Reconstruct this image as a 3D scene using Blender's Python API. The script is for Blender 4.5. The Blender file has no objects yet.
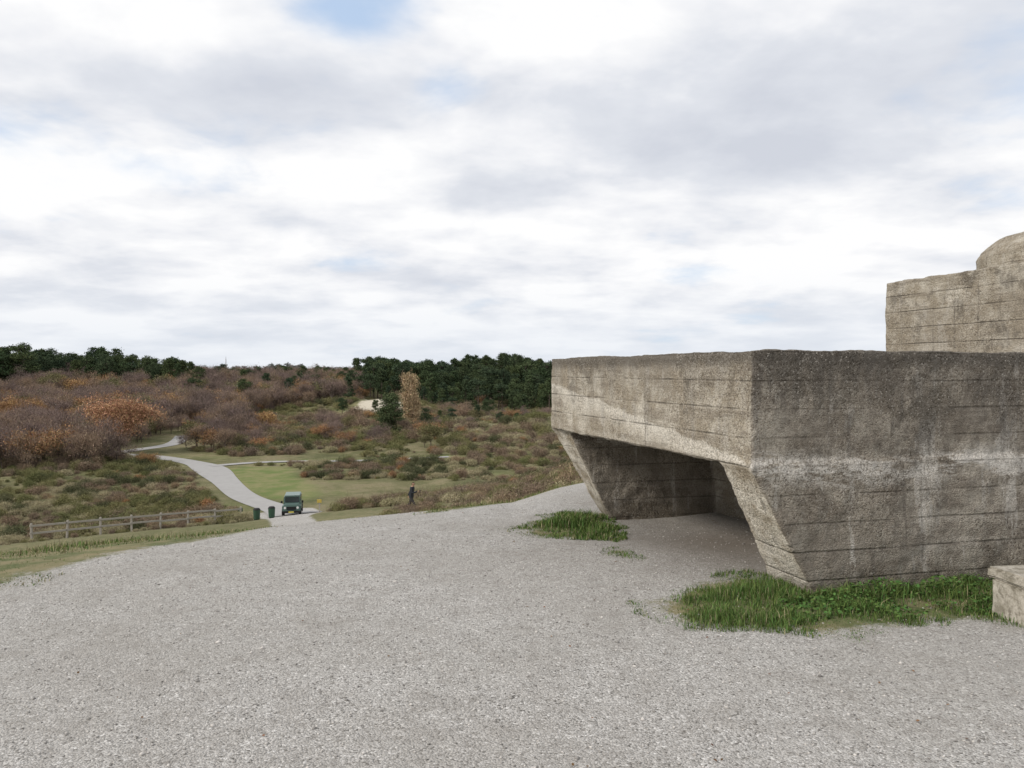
import bpy, bmesh, math, numpy as np
from mathutils import Vector, Matrix
rng=np.random.default_rng(7)
sc=bpy.context.scene
F=800.0; V0=371.0
# ---------------------------------------------------------------- helpers
def link(o): sc.collection.objects.link(o); return o
def mk(name,verts,faces,mat=None,smooth=False,coll=True):
    me=bpy.data.meshes.new(name)
    verts=np.asarray(verts,dtype=np.float32); faces=np.asarray(faces,dtype=np.int32)
    n=faces.shape[1]
    me.vertices.add(len(verts)); me.vertices.foreach_set('co',verts.ravel())
    me.loops.add(faces.size); me.loops.foreach_set('vertex_index',faces.ravel())
    me.polygons.add(len(faces)); me.polygons.foreach_set('loop_start',np.arange(0,faces.size,n,dtype=np.int32))
    if smooth: me.polygons.foreach_set('use_smooth',np.ones(len(faces),dtype=bool))
    me.update(calc_edges=True); me.validate()
    if mat: me.materials.append(mat)
    o=bpy.data.objects.new(name,me)
    if coll: link(o)
    return o
def hsh(ix,iy,s):
    n=(ix.astype(np.int64)*374761393+iy.astype(np.int64)*668265263+s*1442695041)&0xffffffff
    n=((n^(n>>13))*1274126177)&0xffffffff
    return ((n^(n>>16))&0xffff)/65535.0
def vn(x,y,s=0):
    ix=np.floor(x);iy=np.floor(y);fx=x-ix;fy=y-iy
    fx=fx*fx*(3-2*fx);fy=fy*fy*(3-2*fy)
    a=hsh(ix,iy,s);b=hsh(ix+1,iy,s);c=hsh(ix,iy+1,s);d=hsh(ix+1,iy+1,s)
    return (a*(1-fx)+b*fx)*(1-fy)+(c*(1-fx)+d*fx)*fy
def fbm(x,y,s=0,o=4):
    t=0;a=.5;f=1;n=0
    for i in range(o):
        t=t+a*vn(x*f+i*17.3,y*f-i*9.1,s+i);n+=a;a*=.5;f*=2.03
    return t/n
def sst(a,b,x):
    t=np.clip((x-a)/(b-a),0,1);return t*t*(3-2*t)
def seg_dist(x,y,pts):
    d=np.full(np.shape(x),1e9)
    for (x0,y0),(x1,y1) in zip(pts[:-1],pts[1:]):
        dx,dy=x1-x0,y1-y0;L=dx*dx+dy*dy
        t=np.clip(((x-x0)*dx+(y-y0)*dy)/L,0,1)
        d=np.minimum(d,np.hypot(x-x0-t*dx,y-y0-t*dy))
    return d
def inpoly(x,y,poly):
    r=np.zeros(np.shape(x),bool);n=len(poly);j=n-1
    for i in range(n):
        xi,yi=poly[i];xj,yj=poly[j]
        c=((yi>y)!=(yj>y))&(x<(xj-xi)*(y-yi)/(yj-yi+1e-12)+xi)
        r^=c;j=i
    return r
def sdp(x,y,poly):
    d=seg_dist(x,y,poly+[poly[0]]);return np.where(inpoly(x,y,poly),d,-d)
def W(u,v,z=0.0):
    d=(1.6-z)*F/(v-V0);return ((u-512)/F*d,d)
# ---------------------------------------------------------------- layout
ROAD1=[(-19,70),(-22.5,78),(-29.5,87.7),(-36.5,101),(-43.5,114),(-49,121),(-57,128),(-66,134),(-64,150),(-70,170)]
ROAD2=[(-43.5,115.5),(-39,119.5),(-33,121.5),(-23,122.5),(-10,128)]
GRAVEL=[(-4.4,-30),(-4.2,0),(-3.95,5.5),(-3.85,6.7),(-3.6,7.5),(-3.2,8.2),(-2.96,8.9),(-3.6,13),(-7.5,25),(-14.5,48),(-20.5,66),(-25,76),
 (-20,80),(-17.6,74),(-13.2,52),(-4.8,25),(-1.7,13),(-1.0,9.9),(-.17,11.2),(.74,12.6),(3,15),(12,18),(30,20),(30,-30)]
MEADOW=[(-42,112),(-40,106),(-33,95),(-27,86.5),(-23,84),(-21,88),(-24,97),(-29,106),(-31,114),(-38,116)]
PATCH_A=[W(636,602),W(680,582),W(745,570),W(800,582),W(900,578),W(990,573),W(1060,578),W(1040,632),W(985,624),W(930,628),W(850,640),W(780,637),W(700,630),W(646,616)]
PATCH_B=[W(506,524),W(540,508),W(585,502),W(612,503),W(626,520),W(620,537),W(585,536),W(536,535)]
PATCH_C=[W(600,550),W(620,544),W(645,551),W(640,560),W(612,558)]
TH=np.radians([-180,-90,-50,-32.6,-19.3,-8.5,0,3.4,6,20,60,90,180])
MM=[.06,.10,.16,.184,.180,.166,.152,.131,.12,.10,.08,.07,.06]
def H(x,y):
    x=np.asarray(x,float);y=np.asarray(y,float)
    r=np.hypot(x,y);th=np.arctan2(x,y)
    M=np.interp(th,TH,MM)
    s=1.6-M*r-1.3*np.exp(-((r-33)/14)**2)
    k=.14
    z=-k*np.logaddexp(0,-s/k)
    rd=np.minimum(seg_dist(x,y,ROAD1),seg_dist(x,y,ROAD2))
    am=sst(5,22,rd)*sst(60,110,r)
    v=-12.2+am*(3.8*(fbm(x/34,y/34,3)-.5)+3.2*(fbm(x/13,y/13,9)-.5))
    v=v+5.0*sst(280,450,r)-4.2*sst(700,1500,r)+sst(170,300,r)*7*(fbm(x/70,y/70,21)-.5)*(1-sst(900,1500,r))
    v=v+3.9*np.exp(-(((x+42)/22)**2+((y-262)/24)**2))+3.0*np.exp(-(((x+30)/16)**2+((y-195)/10)**2))+3.0*np.exp(-(((x-4)/18)**2+((y-170)/10)**2))
    k2=.5
    z=k2*np.logaddexp(z/k2,v/k2)
    gd=np.clip(-sdp(x,y,GRAVEL)/3,0,1)
    z=z+gd*sst(9,30,r)*(.9*(fbm(x/9,y/9,31)-.5)+.5*(fbm(x/3,y/3,5)-.5))*(1-sst(48,60,r))
    z=z-.15*np.exp(-(((x-1.6)/1.6)**2+((y-9.0)/1.5)**2))
    z=z+.03*(fbm(x/1.3,y/1.3,77)-.5)*(1-sst(20,40,r))
    return z
# ---------------------------------------------------------------- node helper
class N:
    def __init__(s,mat): s.nt=mat.node_tree; s.nt.nodes.clear()
    def n(s,t,**k):
        nd=s.nt.nodes.new(t)
        for a,b in k.items(): setattr(nd,a,b)
        return nd
    def l(s,a,b): s.nt.links.new(a,b)
    def set(s,sock,v):
        if isinstance(v,bpy.types.NodeSocket): s.l(v,sock)
        elif v is not None: sock.default_value=v
    def m(s,op,a,b=None,c=None,clamp=False):
        nd=s.n('ShaderNodeMath',operation=op,use_clamp=clamp)
        for i,v in enumerate((a,b,c)): s.set(nd.inputs[i],v)
        return nd.outputs[0]
    def noise(s,vec,scale,detail=4,rough=.55,dist=0,col=False):
        nd=s.n('ShaderNodeTexNoise');s.set(nd.inputs['Vector'],vec)
        nd.inputs['Scale'].default_value=scale;nd.inputs['Detail'].default_value=detail
        nd.inputs['Roughness'].default_value=rough;nd.inputs['Distortion'].default_value=dist
        return nd.outputs['Color' if col else 'Fac']
    def vor(s,vec,scale,out='Distance',feat='F1'):
        nd=s.n('ShaderNodeTexVoronoi',feature=feat);s.set(nd.inputs['Vector'],vec);nd.inputs['Scale'].default_value=scale
        return nd.outputs[out]
    def mr(s,v,a,b,c=0.,d=1.,sm=True):
        nd=s.n('ShaderNodeMapRange',interpolation_type='SMOOTHSTEP' if sm else 'LINEAR')
        s.set(nd.inputs[0],v)
        for i,q in enumerate((a,b,c,d)): s.set(nd.inputs[i+1],q)
        return nd.outputs[0]
    def mix(s,f,a,b,blend='MIX'):
        nd=s.n('ShaderNodeMix',data_type='RGBA',blend_type=blend)
        s.set(nd.inputs[0],f)
        for q,v in ((6,a),(7,b)):
            if isinstance(v,tuple): v=tuple(v[:3])+(1,)
            s.set(nd.inputs[q],v)
        return nd.outputs[2]
    def vmul(s,v,t):
        nd=s.n('ShaderNodeVectorMath',operation='MULTIPLY');s.set(nd.inputs[0],v);s.set(nd.inputs[1],t);return nd.outputs[0]
    def ramp(s,f,stops):
        nd=s.n('ShaderNodeValToRGB');s.set(nd.inputs[0],f);e=nd.color_ramp.elements
        while len(e)<len(stops): e.new(.5)
        for q,(p,c) in zip(e,stops): q.position=p;q.color=tuple(c)+(1,)
        return nd.outputs[0]
    def out(s,col,rough=.9,bump=None,bs=.5,bd=.02,spec=.2,metal=0):
        b=s.n('ShaderNodeBsdfPrincipled');s.set(b.inputs['Base Color'],col if not isinstance(col,tuple) else tuple(col[:3])+(1,))
        s.set(b.inputs['Roughness'],rough);b.inputs['Specular IOR Level'].default_value=spec;b.inputs['Metallic'].default_value=metal
        if bump is not None:
            bp=s.n('ShaderNodeBump');bp.inputs['Strength'].default_value=bs;bp.inputs['Distance'].default_value=bd
            s.l(bump,bp.inputs['Height']);s.l(bp.outputs[0],b.inputs['Normal'])
        o=s.n('ShaderNodeOutputMaterial');s.l(b.outputs[0],o.inputs[0]);return b
def newmat(name):
    m=bpy.data.materials.new(name);m.use_nodes=True;return m,N(m)
def pos(g): return g.n('ShaderNodeNewGeometry').outputs['Position']
def simple(name,col,rough=.7,var=.25,scale=8,spec=.2,metal=0):
    m,g=newmat(name);p=pos(g);n=g.noise(p,scale,3)
    c=g.mix(n,tuple(x*(1-var) for x in col),tuple(min(1,x*(1+var)) for x in col))
    g.out(c,rough,n,.2,.01,spec,metal);return m
def foliage(name,cols,hue=.02,lo=.55,hi=1.5):
    m,g=newmat(name)
    oi=g.n('ShaderNodeObjectInfo').outputs['Random']
    ge=g.n('ShaderNodeNewGeometry').outputs['Random Per Island']
    st=[(i/(max(1,len(cols)-1)),c) for i,c in enumerate(cols)]
    c=g.ramp(oi,st)
    hs=g.n('ShaderNodeHueSaturation');g.l(c,hs.inputs['Color'])
    g.l(g.mr(ge,0,1,lo,hi,False),hs.inputs['Value'])
    g.l(g.mr(g.m('FRACT',g.m('MULTIPLY',ge,7.3)),0,1,.5-hue,.5+hue,False),hs.inputs['Hue'])
    d=g.n('ShaderNodeBsdfDiffuse');g.l(hs.outputs[0],d.inputs[0])
    o=g.n('ShaderNodeOutputMaterial');g.l(d.outputs[0],o.inputs[0])
    return m
# ---------------------------------------------------------------- ground material
gm,g=newmat('ground_mat');p=pos(g)
at=g.n('ShaderNodeAttribute',attribute_name='gd').outputs['Fac']
zn=g.n('ShaderNodeAttribute',attribute_name='zone').outputs['Color']
sp=g.n('ShaderNodeSeparateColor');g.l(zn,sp.inputs[0])
v1n=g.n('ShaderNodeTexVoronoi');g.l(p,v1n.inputs['Vector']);v1n.inputs['Scale'].default_value=92
v1=v1n.outputs['Color'];v1d=v1n.outputs['Distance'];v2=g.vor(p,200,'Color')
s1=g.n('ShaderNodeSeparateColor');g.l(v1,s1.inputs[0]);s2=g.n('ShaderNodeSeparateColor');g.l(v2,s2.inputs[0])
gc=g.ramp(s1.outputs[0],[(0,(.095,.088,.08)),(.12,(.26,.246,.226)),(.5,(.44,.422,.395)),(.85,(.58,.56,.53)),(1,(.80,.78,.75))])
gc2=g.ramp(s2.outputs[0],[(0,(.19,.18,.165)),(.5,(.43,.412,.385)),(1,(.66,.64,.61))])
gcol=g.mix(g.mr(g.noise(p,30,2),.4,.6),gc,gc2)
big=g.noise(p,.55,4,.6);med=g.noise(p,3.5,4,.6)
gcol=g.mix(g.mr(big,.35,.7,0,.45),gcol,(.32,.298,.265))
gcol=g.mix(g.mr(med,.42,.72,0,.35),gcol,(.29,.268,.24))
gcol=g.mix(g.mr(g.noise(p,14,3,.7),.52,.76,0,.5),gcol,(.21,.192,.17))
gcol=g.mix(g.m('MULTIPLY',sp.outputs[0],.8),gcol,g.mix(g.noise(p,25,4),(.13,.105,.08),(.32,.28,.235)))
n1=g.noise(p,.09,4,.65);n2=g.noise(p,.7,5,.7);n3=g.noise(p,9,3,.7)
veg=g.ramp(g.m('ADD',g.m('MULTIPLY',n1,.6),g.m('MULTIPLY',n2,.4)),[(.3,(.085,.08,.04)),(.42,(.12,.125,.055)),(.5,(.18,.17,.085)),(.58,(.26,.225,.13)),(.7,(.19,.155,.10))])
veg=g.mix(g.mr(n3,.35,.7,0,.5),veg,(.06,.06,.03))
near=g.mix(g.mr(g.noise(p,2.2,4,.7),.35,.65),(.12,.14,.06),(.26,.225,.13))
dist=g.n('ShaderNodeVectorMath',operation='LENGTH');g.l(p,dist.inputs[0])
veg=g.mix(g.mr(dist.outputs['Value'],25,75),near,veg)
mead=g.mix(g.mr(g.noise(p,.35,5,.65),.35,.62),(.135,.18,.055),(.23,.22,.10))
veg=g.mix(sp.outputs[1],veg,mead)
sand=g.mix(g.noise(p,.6,4),(.62,.565,.47),(.42,.375,.285))
veg=g.mix(g.mr(g.m('ADD',sp.outputs[2],g.m('MULTIPLY',g.m('SUBTRACT',g.noise(p,.11,6,.72),.5),2.0)),.40,.7),veg,sand)
edge=g.m('ADD',at,g.m('ADD',g.m('MULTIPLY',g.m('SUBTRACT',g.noise(p,3,5,.7),.5),.9),g.m('MULTIPLY',g.m('SUBTRACT',g.noise(p,35,2,.7),.5),.35)))
ef=g.mr(edge,-.12,.12)
col=g.mix(ef,veg,gcol)
bh=g.m('ADD',g.m('MULTIPLY',v1d,-.6),g.m('MULTIPLY',g.noise(p,140,2),.7))
bh=g.m('ADD',bh,g.m('MULTIPLY',g.noise(p,6,3),2.0))
g.out(col,.95,bh,.85,.013,.12)
# ---------------------------------------------------------------- ground mesh
a=np.radians(np.concatenate([np.arange(-180,-46,6),np.arange(-46,46,.22),np.arange(46,180,6)]))
R=np.concatenate([[.02],np.geomspace(.6,9000,430)])
A_,R_=np.meshgrid(a,R);X=R_*np.sin(A_);Y=R_*np.cos(A_);Z=H(X,Y)
nr,na=X.shape
V=np.stack([X,Y,Z],-1).reshape(-1,3)
i=np.arange(nr-1)[:,None]*na;j=np.arange(na)[None,:];j2=(j+1)%na
Fq=np.stack([i+j,i+j2,i+na+j2,i+na+j],-1).reshape(-1,4)[:,::-1]
gr=mk('ground',V,Fq,gm,True)
x=V[:,0];y=V[:,1]
gd=np.clip(sdp(x,y,GRAVEL),-3,3)
for P_ in (PATCH_A,PATCH_B,PATCH_C):
    gd=np.minimum(gd,-np.clip(sdp(x,y,P_)*1.3,-3,3)+.2)
at_=gr.data.attributes.new('gd','FLOAT','POINT');at_.data.foreach_set('value',gd.astype(np.float32))
zc=np.zeros((len(V),4),np.float32);zc[:,3]=1
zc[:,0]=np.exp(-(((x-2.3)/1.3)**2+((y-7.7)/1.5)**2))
md=.9*sst(-1.5,1.5,sdp(x,y,MEADOW));rr=np.hypot(x,y);th=np.degrees(np.arctan2(x,y))
md=np.maximum(md,.6*sst(.48,.6,fbm(x/22,y/22,44))*sst(140,170,rr)*(1-sst(420,500,rr))*sst(-22,-17,th))
md=np.maximum(md,.8*(1-sst(1.6,3.6,seg_dist(x,y,ROAD2)))*sst(-40,-34,x))
md=np.maximum(md,.35*sst(.55,.65,fbm(x/12,y/12,46))*sst(60,80,rr)*(1-sst(130,150,rr)))
zc[:,1]=md
sandm=lambda x,y:np.exp(-(((x+41)/14)**2+((y-244)/22)**2))+.7*np.exp(-(((x+58)/12)**2+((y-290)/14)**2))
zc[:,2]=1.05*sandm(x,y)+.35*np.exp(-(((x-8)/9)**2+((y-162)/8)**2))+.32*np.exp(-(((x+20)/8)**2+((y-150)/7)**2))
ca=gr.data.color_attributes.new('zone','FLOAT_COLOR','POINT');ca.data.foreach_set('color',zc.ravel())
# ---------------------------------------------------------------- roads
rm,g=newmat('asphalt_mat');p=pos(g)
c=g.mix(g.noise(p,1.2,4),(.31,.30,.29),(.42,.41,.395));c=g.mix(g.mr(g.noise(p,12,3),.5,.8,0,.3),c,(.24,.23,.22))
g.out(c,.9,g.noise(p,40,2),.3,.01)
def strip(name,pts,w,lift=.06):
    P=[Vector((q[0],q[1],0)) for q in pts];out=[]
    for k in range(len(P)-1):
        p0=P[max(k-1,0)];p1=P[k];p2=P[k+1];p3=P[min(k+2,len(P)-1)]
        for t in np.linspace(0,1,14,endpoint=(k==len(P)-2)):
            out.append(.5*((2*p1)+(p2-p0)*t+(2*p0-5*p1+4*p2-p3)*t*t+(3*p1-p0-3*p2+p3)*t**3))
    vs=[];M_=7
    for k,q in enumerate(out):
        d=(out[min(k+1,len(out)-1)]-out[max(k-1,0)]).normalized();nn=Vector((-d.y,d.x,0))
        ww=w(k/len(out)) if callable(w) else w
        for m_ in range(M_):
            s=(m_/(M_-1)-.5)*ww;e=q+nn*s;vs.append((e.x,e.y,0))
    vs=np.array(vs);vs[:,2]=H(vs[:,0],vs[:,1])+lift
    fs=[(k*M_+m_,k*M_+m_+1,(k+1)*M_+m_+1,(k+1)*M_+m_) for k in range(len(out)-1) for m_ in range(M_-1)]
    return mk(name,vs,fs,rm,True)
strip('road',ROAD1,lambda t:3.0+1.6*math.exp(-((t-.42)/.08)**2)+1.5*math.exp(-(t/.1)**2))
strip('side_road',ROAD2,1.9,.09)
# ---------------------------------------------------------------- bunker
C0=np.array([1.70,5.66]);AX=np.array([.967,.255]);BX=np.array([-.298,.954])
def PB(a_,b_): return C0+a_*AX+b_*BX
bm=bmesh.new()
def prism(bot,top,z0,z1):
    vb=[bm.verts.new((q[0],q[1],z0)) for q in bot];vt=[bm.verts.new((q[0],q[1],z1)) for q in top];n=len(vb)
    bm.faces.new(vb[::-1]);bm.faces.new(vt)
    for k in range(n): bm.faces.new((vb[k],vb[(k+1)%n],vt[(k+1)%n],vt[k]))
def loc(l): return [PB(*q) for q in l]
T=1.745;S=.905
prism(loc([(0,0),(9,0),(9,4.13),(0,4.13)]),loc([(0,0),(9,0),(9,4.13),(0,4.13)]),S,T)
prism(loc([(.64,-.10),(9,-.10),(9,.46),(.64,.50)]),loc([(-.03,-.02),(9,-.02),(9,.42),(-.01,.42)]),-.35,S+.03)
prism(loc([(.70,3.62),(9,3.62),(9,4.1),(.80,4.1)]),loc([(.06,3.75),(9,3.75),(9,4.13),(0,4.13)]),-.45,S+.03)
prism(loc([(2.2,.4),(9,.4),(9,3.7),(1.9,3.7)]),loc([(2.2,.4),(9,.4),(9,3.7),(1.9,3.7)]),-.4,S+.03)
L1=np.array([4.87,10.45]);L0=np.array([5.66,7.45])
q=[L0,L0+AX*4,L1+AX*4,L1];prism(q,q,T-.1,2.75)
prof=[(1.30,2.6),(1.30,3.10),(1.25,3.20),(1.04,3.36),(.9,3.40),(.6,3.41),(.02,3.42),(.02,2.6)]
cx,cy=7.50,10.35;ns=48
rings=[[bm.verts.new((cx+r*math.cos(2*math.pi*k/ns),cy+r*math.sin(2*math.pi*k/ns),z)) for k in range(ns)] for r,z in prof]
for k in range(ns):
    for m_ in range(len(prof)):
        r0=rings[m_];r1=rings[(m_+1)%len(prof)]
        try: bm.faces.new((r0[k],r0[(k+1)%ns],r1[(k+1)%ns],r1[k]))
        except ValueError: pass
bmesh.ops.recalc_face_normals(bm,faces=bm.faces)
me=bpy.data.meshes.new('concrete_bunker');bm.to_mesh(me);bm.free()
bk=link(bpy.data.objects.new('concrete_bunker',me))
md_=bk.modifiers.new('r','REMESH');md_.mode='VOXEL';md_.voxel_size=.02;md_.use_smooth_shade=True
for nm,sz,st in (('t1',.5,.034),('t2',.14,.022),('t3',.04,.009)):
    tx=bpy.data.textures.new(nm,'CLOUDS');tx.noise_scale=sz;tx.noise_depth=3
    d=bk.modifiers.new(nm,'DISPLACE');d.texture=tx;d.strength=st;d.texture_coords='GLOBAL'
cm,g=newmat('weathered_concrete');p=pos(g)
ge=g.n('ShaderNodeNewGeometry');sx=g.n('ShaderNodeSeparateXYZ');g.l(ge.outputs['Position'],sx.inputs[0])
nx=g.n('ShaderNodeSeparateXYZ');g.l(ge.outputs['Normal'],nx.inputs[0])
z=sx.outputs[2]
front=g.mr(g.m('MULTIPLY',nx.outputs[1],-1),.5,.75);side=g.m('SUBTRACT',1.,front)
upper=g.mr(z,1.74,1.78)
low=g.noise(p,.9,4,.6);mid=g.noise(p,4,5,.68);fin=g.noise(p,45,4,.7)
streak=g.noise(g.vmul(p,(6,6,.6)),1.0,5,.68)
hstr=g.noise(g.vmul(p,(1.1,1.1,12)),1.0,5,.70)
base=g.mix(g.mr(mid,.34,.66),(.38,.33,.255),(.64,.595,.51))
base=g.mix(g.mr(hstr,.47,.65,0,.65),base,(.24,.205,.16))
base=g.mix(g.mr(low,.42,.60,0,.45),base,(.34,.295,.23))
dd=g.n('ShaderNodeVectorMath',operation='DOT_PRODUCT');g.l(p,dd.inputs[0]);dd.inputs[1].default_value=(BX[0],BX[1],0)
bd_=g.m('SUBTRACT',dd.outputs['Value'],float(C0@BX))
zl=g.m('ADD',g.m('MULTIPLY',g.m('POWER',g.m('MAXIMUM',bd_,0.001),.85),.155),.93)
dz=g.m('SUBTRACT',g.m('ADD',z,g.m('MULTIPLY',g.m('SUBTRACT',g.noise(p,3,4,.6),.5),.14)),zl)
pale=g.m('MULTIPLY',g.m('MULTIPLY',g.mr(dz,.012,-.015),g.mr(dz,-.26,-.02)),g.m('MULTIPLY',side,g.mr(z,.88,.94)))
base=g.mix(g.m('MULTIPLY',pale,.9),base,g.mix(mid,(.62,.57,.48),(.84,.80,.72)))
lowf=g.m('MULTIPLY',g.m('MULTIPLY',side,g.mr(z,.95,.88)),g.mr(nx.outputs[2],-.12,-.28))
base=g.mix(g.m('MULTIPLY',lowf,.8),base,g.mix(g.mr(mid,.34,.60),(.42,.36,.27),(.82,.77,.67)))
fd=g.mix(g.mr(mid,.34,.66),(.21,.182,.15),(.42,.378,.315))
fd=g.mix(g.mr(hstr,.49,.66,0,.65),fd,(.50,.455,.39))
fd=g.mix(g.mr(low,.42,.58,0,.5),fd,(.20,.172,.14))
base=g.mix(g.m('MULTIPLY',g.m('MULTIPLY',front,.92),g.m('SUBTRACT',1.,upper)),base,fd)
zb=g.m('ADD',z,g.m('MULTIPLY',g.m('SUBTRACT',low,.5),.30))
wb=g.m('MULTIPLY',g.mr(g.m('ABSOLUTE',g.m('SUBTRACT',zb,.88)),.18,.02),g.mr(g.noise(g.vmul(p,(2,2,8)),1.0,5,.75),.45,.54))
base=g.mix(g.m('MULTIPLY',g.m('MULTIPLY',wb,front),.85),base,(.70,.665,.61))
ww=g.m('MULTIPLY',g.mr(streak,.55,.63),g.mr(mid,.42,.54))
base=g.mix(g.m('MULTIPLY',ww,g.mr(front,0,1,.3,.65,False)),base,(.64,.605,.55))
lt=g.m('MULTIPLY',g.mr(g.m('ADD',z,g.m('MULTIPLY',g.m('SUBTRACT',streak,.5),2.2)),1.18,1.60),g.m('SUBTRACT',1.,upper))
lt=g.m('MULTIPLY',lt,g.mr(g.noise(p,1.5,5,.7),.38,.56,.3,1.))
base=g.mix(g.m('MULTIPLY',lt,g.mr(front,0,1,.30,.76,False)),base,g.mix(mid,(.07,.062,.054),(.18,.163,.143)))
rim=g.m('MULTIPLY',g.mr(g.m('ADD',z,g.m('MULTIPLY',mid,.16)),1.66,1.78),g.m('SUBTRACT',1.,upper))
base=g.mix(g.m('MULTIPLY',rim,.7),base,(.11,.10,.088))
wr=g.noise(g.vmul(p,(9,9,.35)),1.0,4,.6)
base=g.mix(g.m('MULTIPLY',g.mr(wr,.57,.68),g.mr(g.noise(p,1.1,3),.42,.6,.15,.7)),base,(.115,.10,.083))
dk=g.mr(g.noise(p,2.1,6,.75),.53,.64,0,.6)
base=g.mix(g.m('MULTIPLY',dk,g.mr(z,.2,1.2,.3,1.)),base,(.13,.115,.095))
zz=g.m('ADD',g.m('MULTIPLY',z,1/.205),g.m('MULTIPLY',g.noise(p,.8,2),.10))
fr=g.m('ABSOLUTE',g.m('SUBTRACT',g.m('FRACT',zz),.5))
ln=g.m('MULTIPLY',g.mr(fr,.06,.004),g.mr(g.noise(p,1.3,4,.7),.38,.60))
base=g.mix(g.m('MULTIPLY',ln,.55),base,(.11,.095,.078))
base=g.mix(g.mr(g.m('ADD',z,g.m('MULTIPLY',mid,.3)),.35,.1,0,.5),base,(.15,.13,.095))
vcn=g.n('ShaderNodeTexVoronoi');g.l(p,vcn.inputs['Vector']);vcn.inputs['Scale'].default_value=95
vs_=g.n('ShaderNodeSeparateColor');g.l(vcn.outputs['Color'],vs_.inputs[0]);vd=vcn.outputs['Distance']
agm=g.mr(g.noise(p,1.6,4,.6),.36,.58,.2,.9)
agc=g.ramp(vs_.outputs[0],[(0,(.36,.34,.31)),(.3,(.82,.80,.77)),(.7,(1,1,1)),(1,(1.0,.99,.97))])
base=g.mix(agm,base,g.mix(1.,base,agc,'MULTIPLY'))
base=g.mix(g.m('MULTIPLY',agm,g.mr(vs_.outputs[1],.88,.98,0,.5)),base,(.56,.52,.46))
base=g.mix(g.mr(fin,.44,.68,.0,.45),base,(.13,.11,.09))
bh=g.m('ADD',g.m('MULTIPLY',fin,1.3),g.m('MULTIPLY',vd,-.7));bh=g.m('ADD',bh,g.m('MULTIPLY',ln,-.9));bh=g.m('ADD',bh,g.m('MULTIPLY',hstr,1.3))
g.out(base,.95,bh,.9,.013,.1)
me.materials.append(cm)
# ---------------------------------------------------------------- box part helper
def box(name,size,loc_,mat,parent=None,bev=.01,rot=(0,0,0),taper=None,seg=2):
    b=bmesh.new();bmesh.ops.create_cube(b,size=1)
    for v in b.verts:
        if taper and v.co.z>0: v.co.x*=taper[0];v.co.y=v.co.y*taper[1]+(taper[2] if len(taper)>2 else 0)/size[1]
        v.co=Vector((v.co.x*size[0],v.co.y*size[1],v.co.z*size[2]))
    if bev: bmesh.ops.bevel(b,geom=b.edges[:],offset=bev,segments=seg,affect='EDGES')
    m=bpy.data.meshes.new(name);b.to_mesh(m);b.free()
    m.materials.append(mat);o=link(bpy.data.objects.new(name,m));o.location=loc_;o.rotation_euler=rot
    if parent:o.parent=parent
    return o
def cyl(name,r,h,loc_,mat,parent=None,rot=(0,0,0),n=20,r2=None,bev=.0):
    b=bmesh.new();bmesh.ops.create_cone(b,cap_ends=True,segments=n,radius1=r,radius2=r if r2 is None else r2,depth=h)
    if bev: bmesh.ops.bevel(b,geom=[e for e in b.edges if len(e.link_faces)==2 and any(len(f.verts)>4 for f in e.link_faces)],offset=bev,segments=2,affect='EDGES')
    m=bpy.data.meshes.new(name);b.to_mesh(m);b.free();m.materials.append(mat)
    o=link(bpy.data.objects.new(name,m));o.location=loc_;o.rotation_euler=rot
    if parent:o.parent=parent
    return o
def empty(name,l,rz=0):
    e=link(bpy.data.objects.new(name,None));e.location=l;e.rotation_euler=(0,0,rz);return e
# concrete bench
bc,g=newmat('bench_concrete');p=pos(g)
c=g.mix(g.mr(g.noise(p,5,5,.7),.36,.64),(.26,.235,.185),(.54,.50,.43));c=g.mix(g.mr(g.noise(p,30,4,.7),.46,.66,0,.7),c,(.15,.13,.1))
g.out(c,.9,g.noise(p,60,3,.7),.7,.008)
be=empty('concrete_bench',(3.19+.8,5.20,0),math.radians(8))
def rough(o,st=.008):
    b=bmesh.new();b.from_mesh(o.data);bmesh.ops.subdivide_edges(b,edges=b.edges[:],cuts=6,use_grid_fill=True);b.to_mesh(o.data);b.free()
    tx=bpy.data.textures.new('rough','CLOUDS');tx.noise_scale=.06;d=o.modifiers.new('d','DISPLACE');d.texture=tx;d.strength=st*2;d.texture_coords='GLOBAL'
rough(box('seat',(1.62,.44,.07),(0,0,.270),bc,be,.014))
rough(box('leg_1',(.10,.38,.30),(-.745,0,.083),bc,be,.012))
rough(box('leg_2',(.10,.38,.30),(.745,0,.083),bc,be,.012))
box('stretcher',(1.385,.07,.19),(0,.06,.13),bc,be,.008)
# ---------------------------------------------------------------- grass
def blades(n_req,sampler,hmin,hmax,wid,lean=.8):
    x,y,s=sampler(n_req);n=len(x);z=H(x,y)-.004
    h=(hmin+(hmax-hmin)*rng.random(n)**2.2)*s;an=rng.random(n)*2*np.pi;ln=rng.random(n)*lean*h
    wa=an+np.pi/2+rng.normal(0,.5,n);w=wid*(.6+.8*rng.random(n))
    B=np.stack([x,y,z],1);D=np.stack([np.cos(an),np.sin(an),0*an],1);Wd=np.stack([np.cos(wa),np.sin(wa),0*an],1)*w[:,None]
    up=np.array([0,0,1.])
    m=B+D*(ln*.3)[:,None]+up*(h*.6)[:,None];t=B+D*ln[:,None]+up*(h*.9)[:,None]
    V=np.stack([B-Wd,B+Wd,m-Wd*.7,m+Wd*.7,t-Wd*.1,t+Wd*.1],1).reshape(-1,3)
    k=np.arange(n)[:,None]*6
    return V,np.concatenate([k+np.array([[0,1,3,2]]),k+np.array([[2,3,5,4]])])
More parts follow.
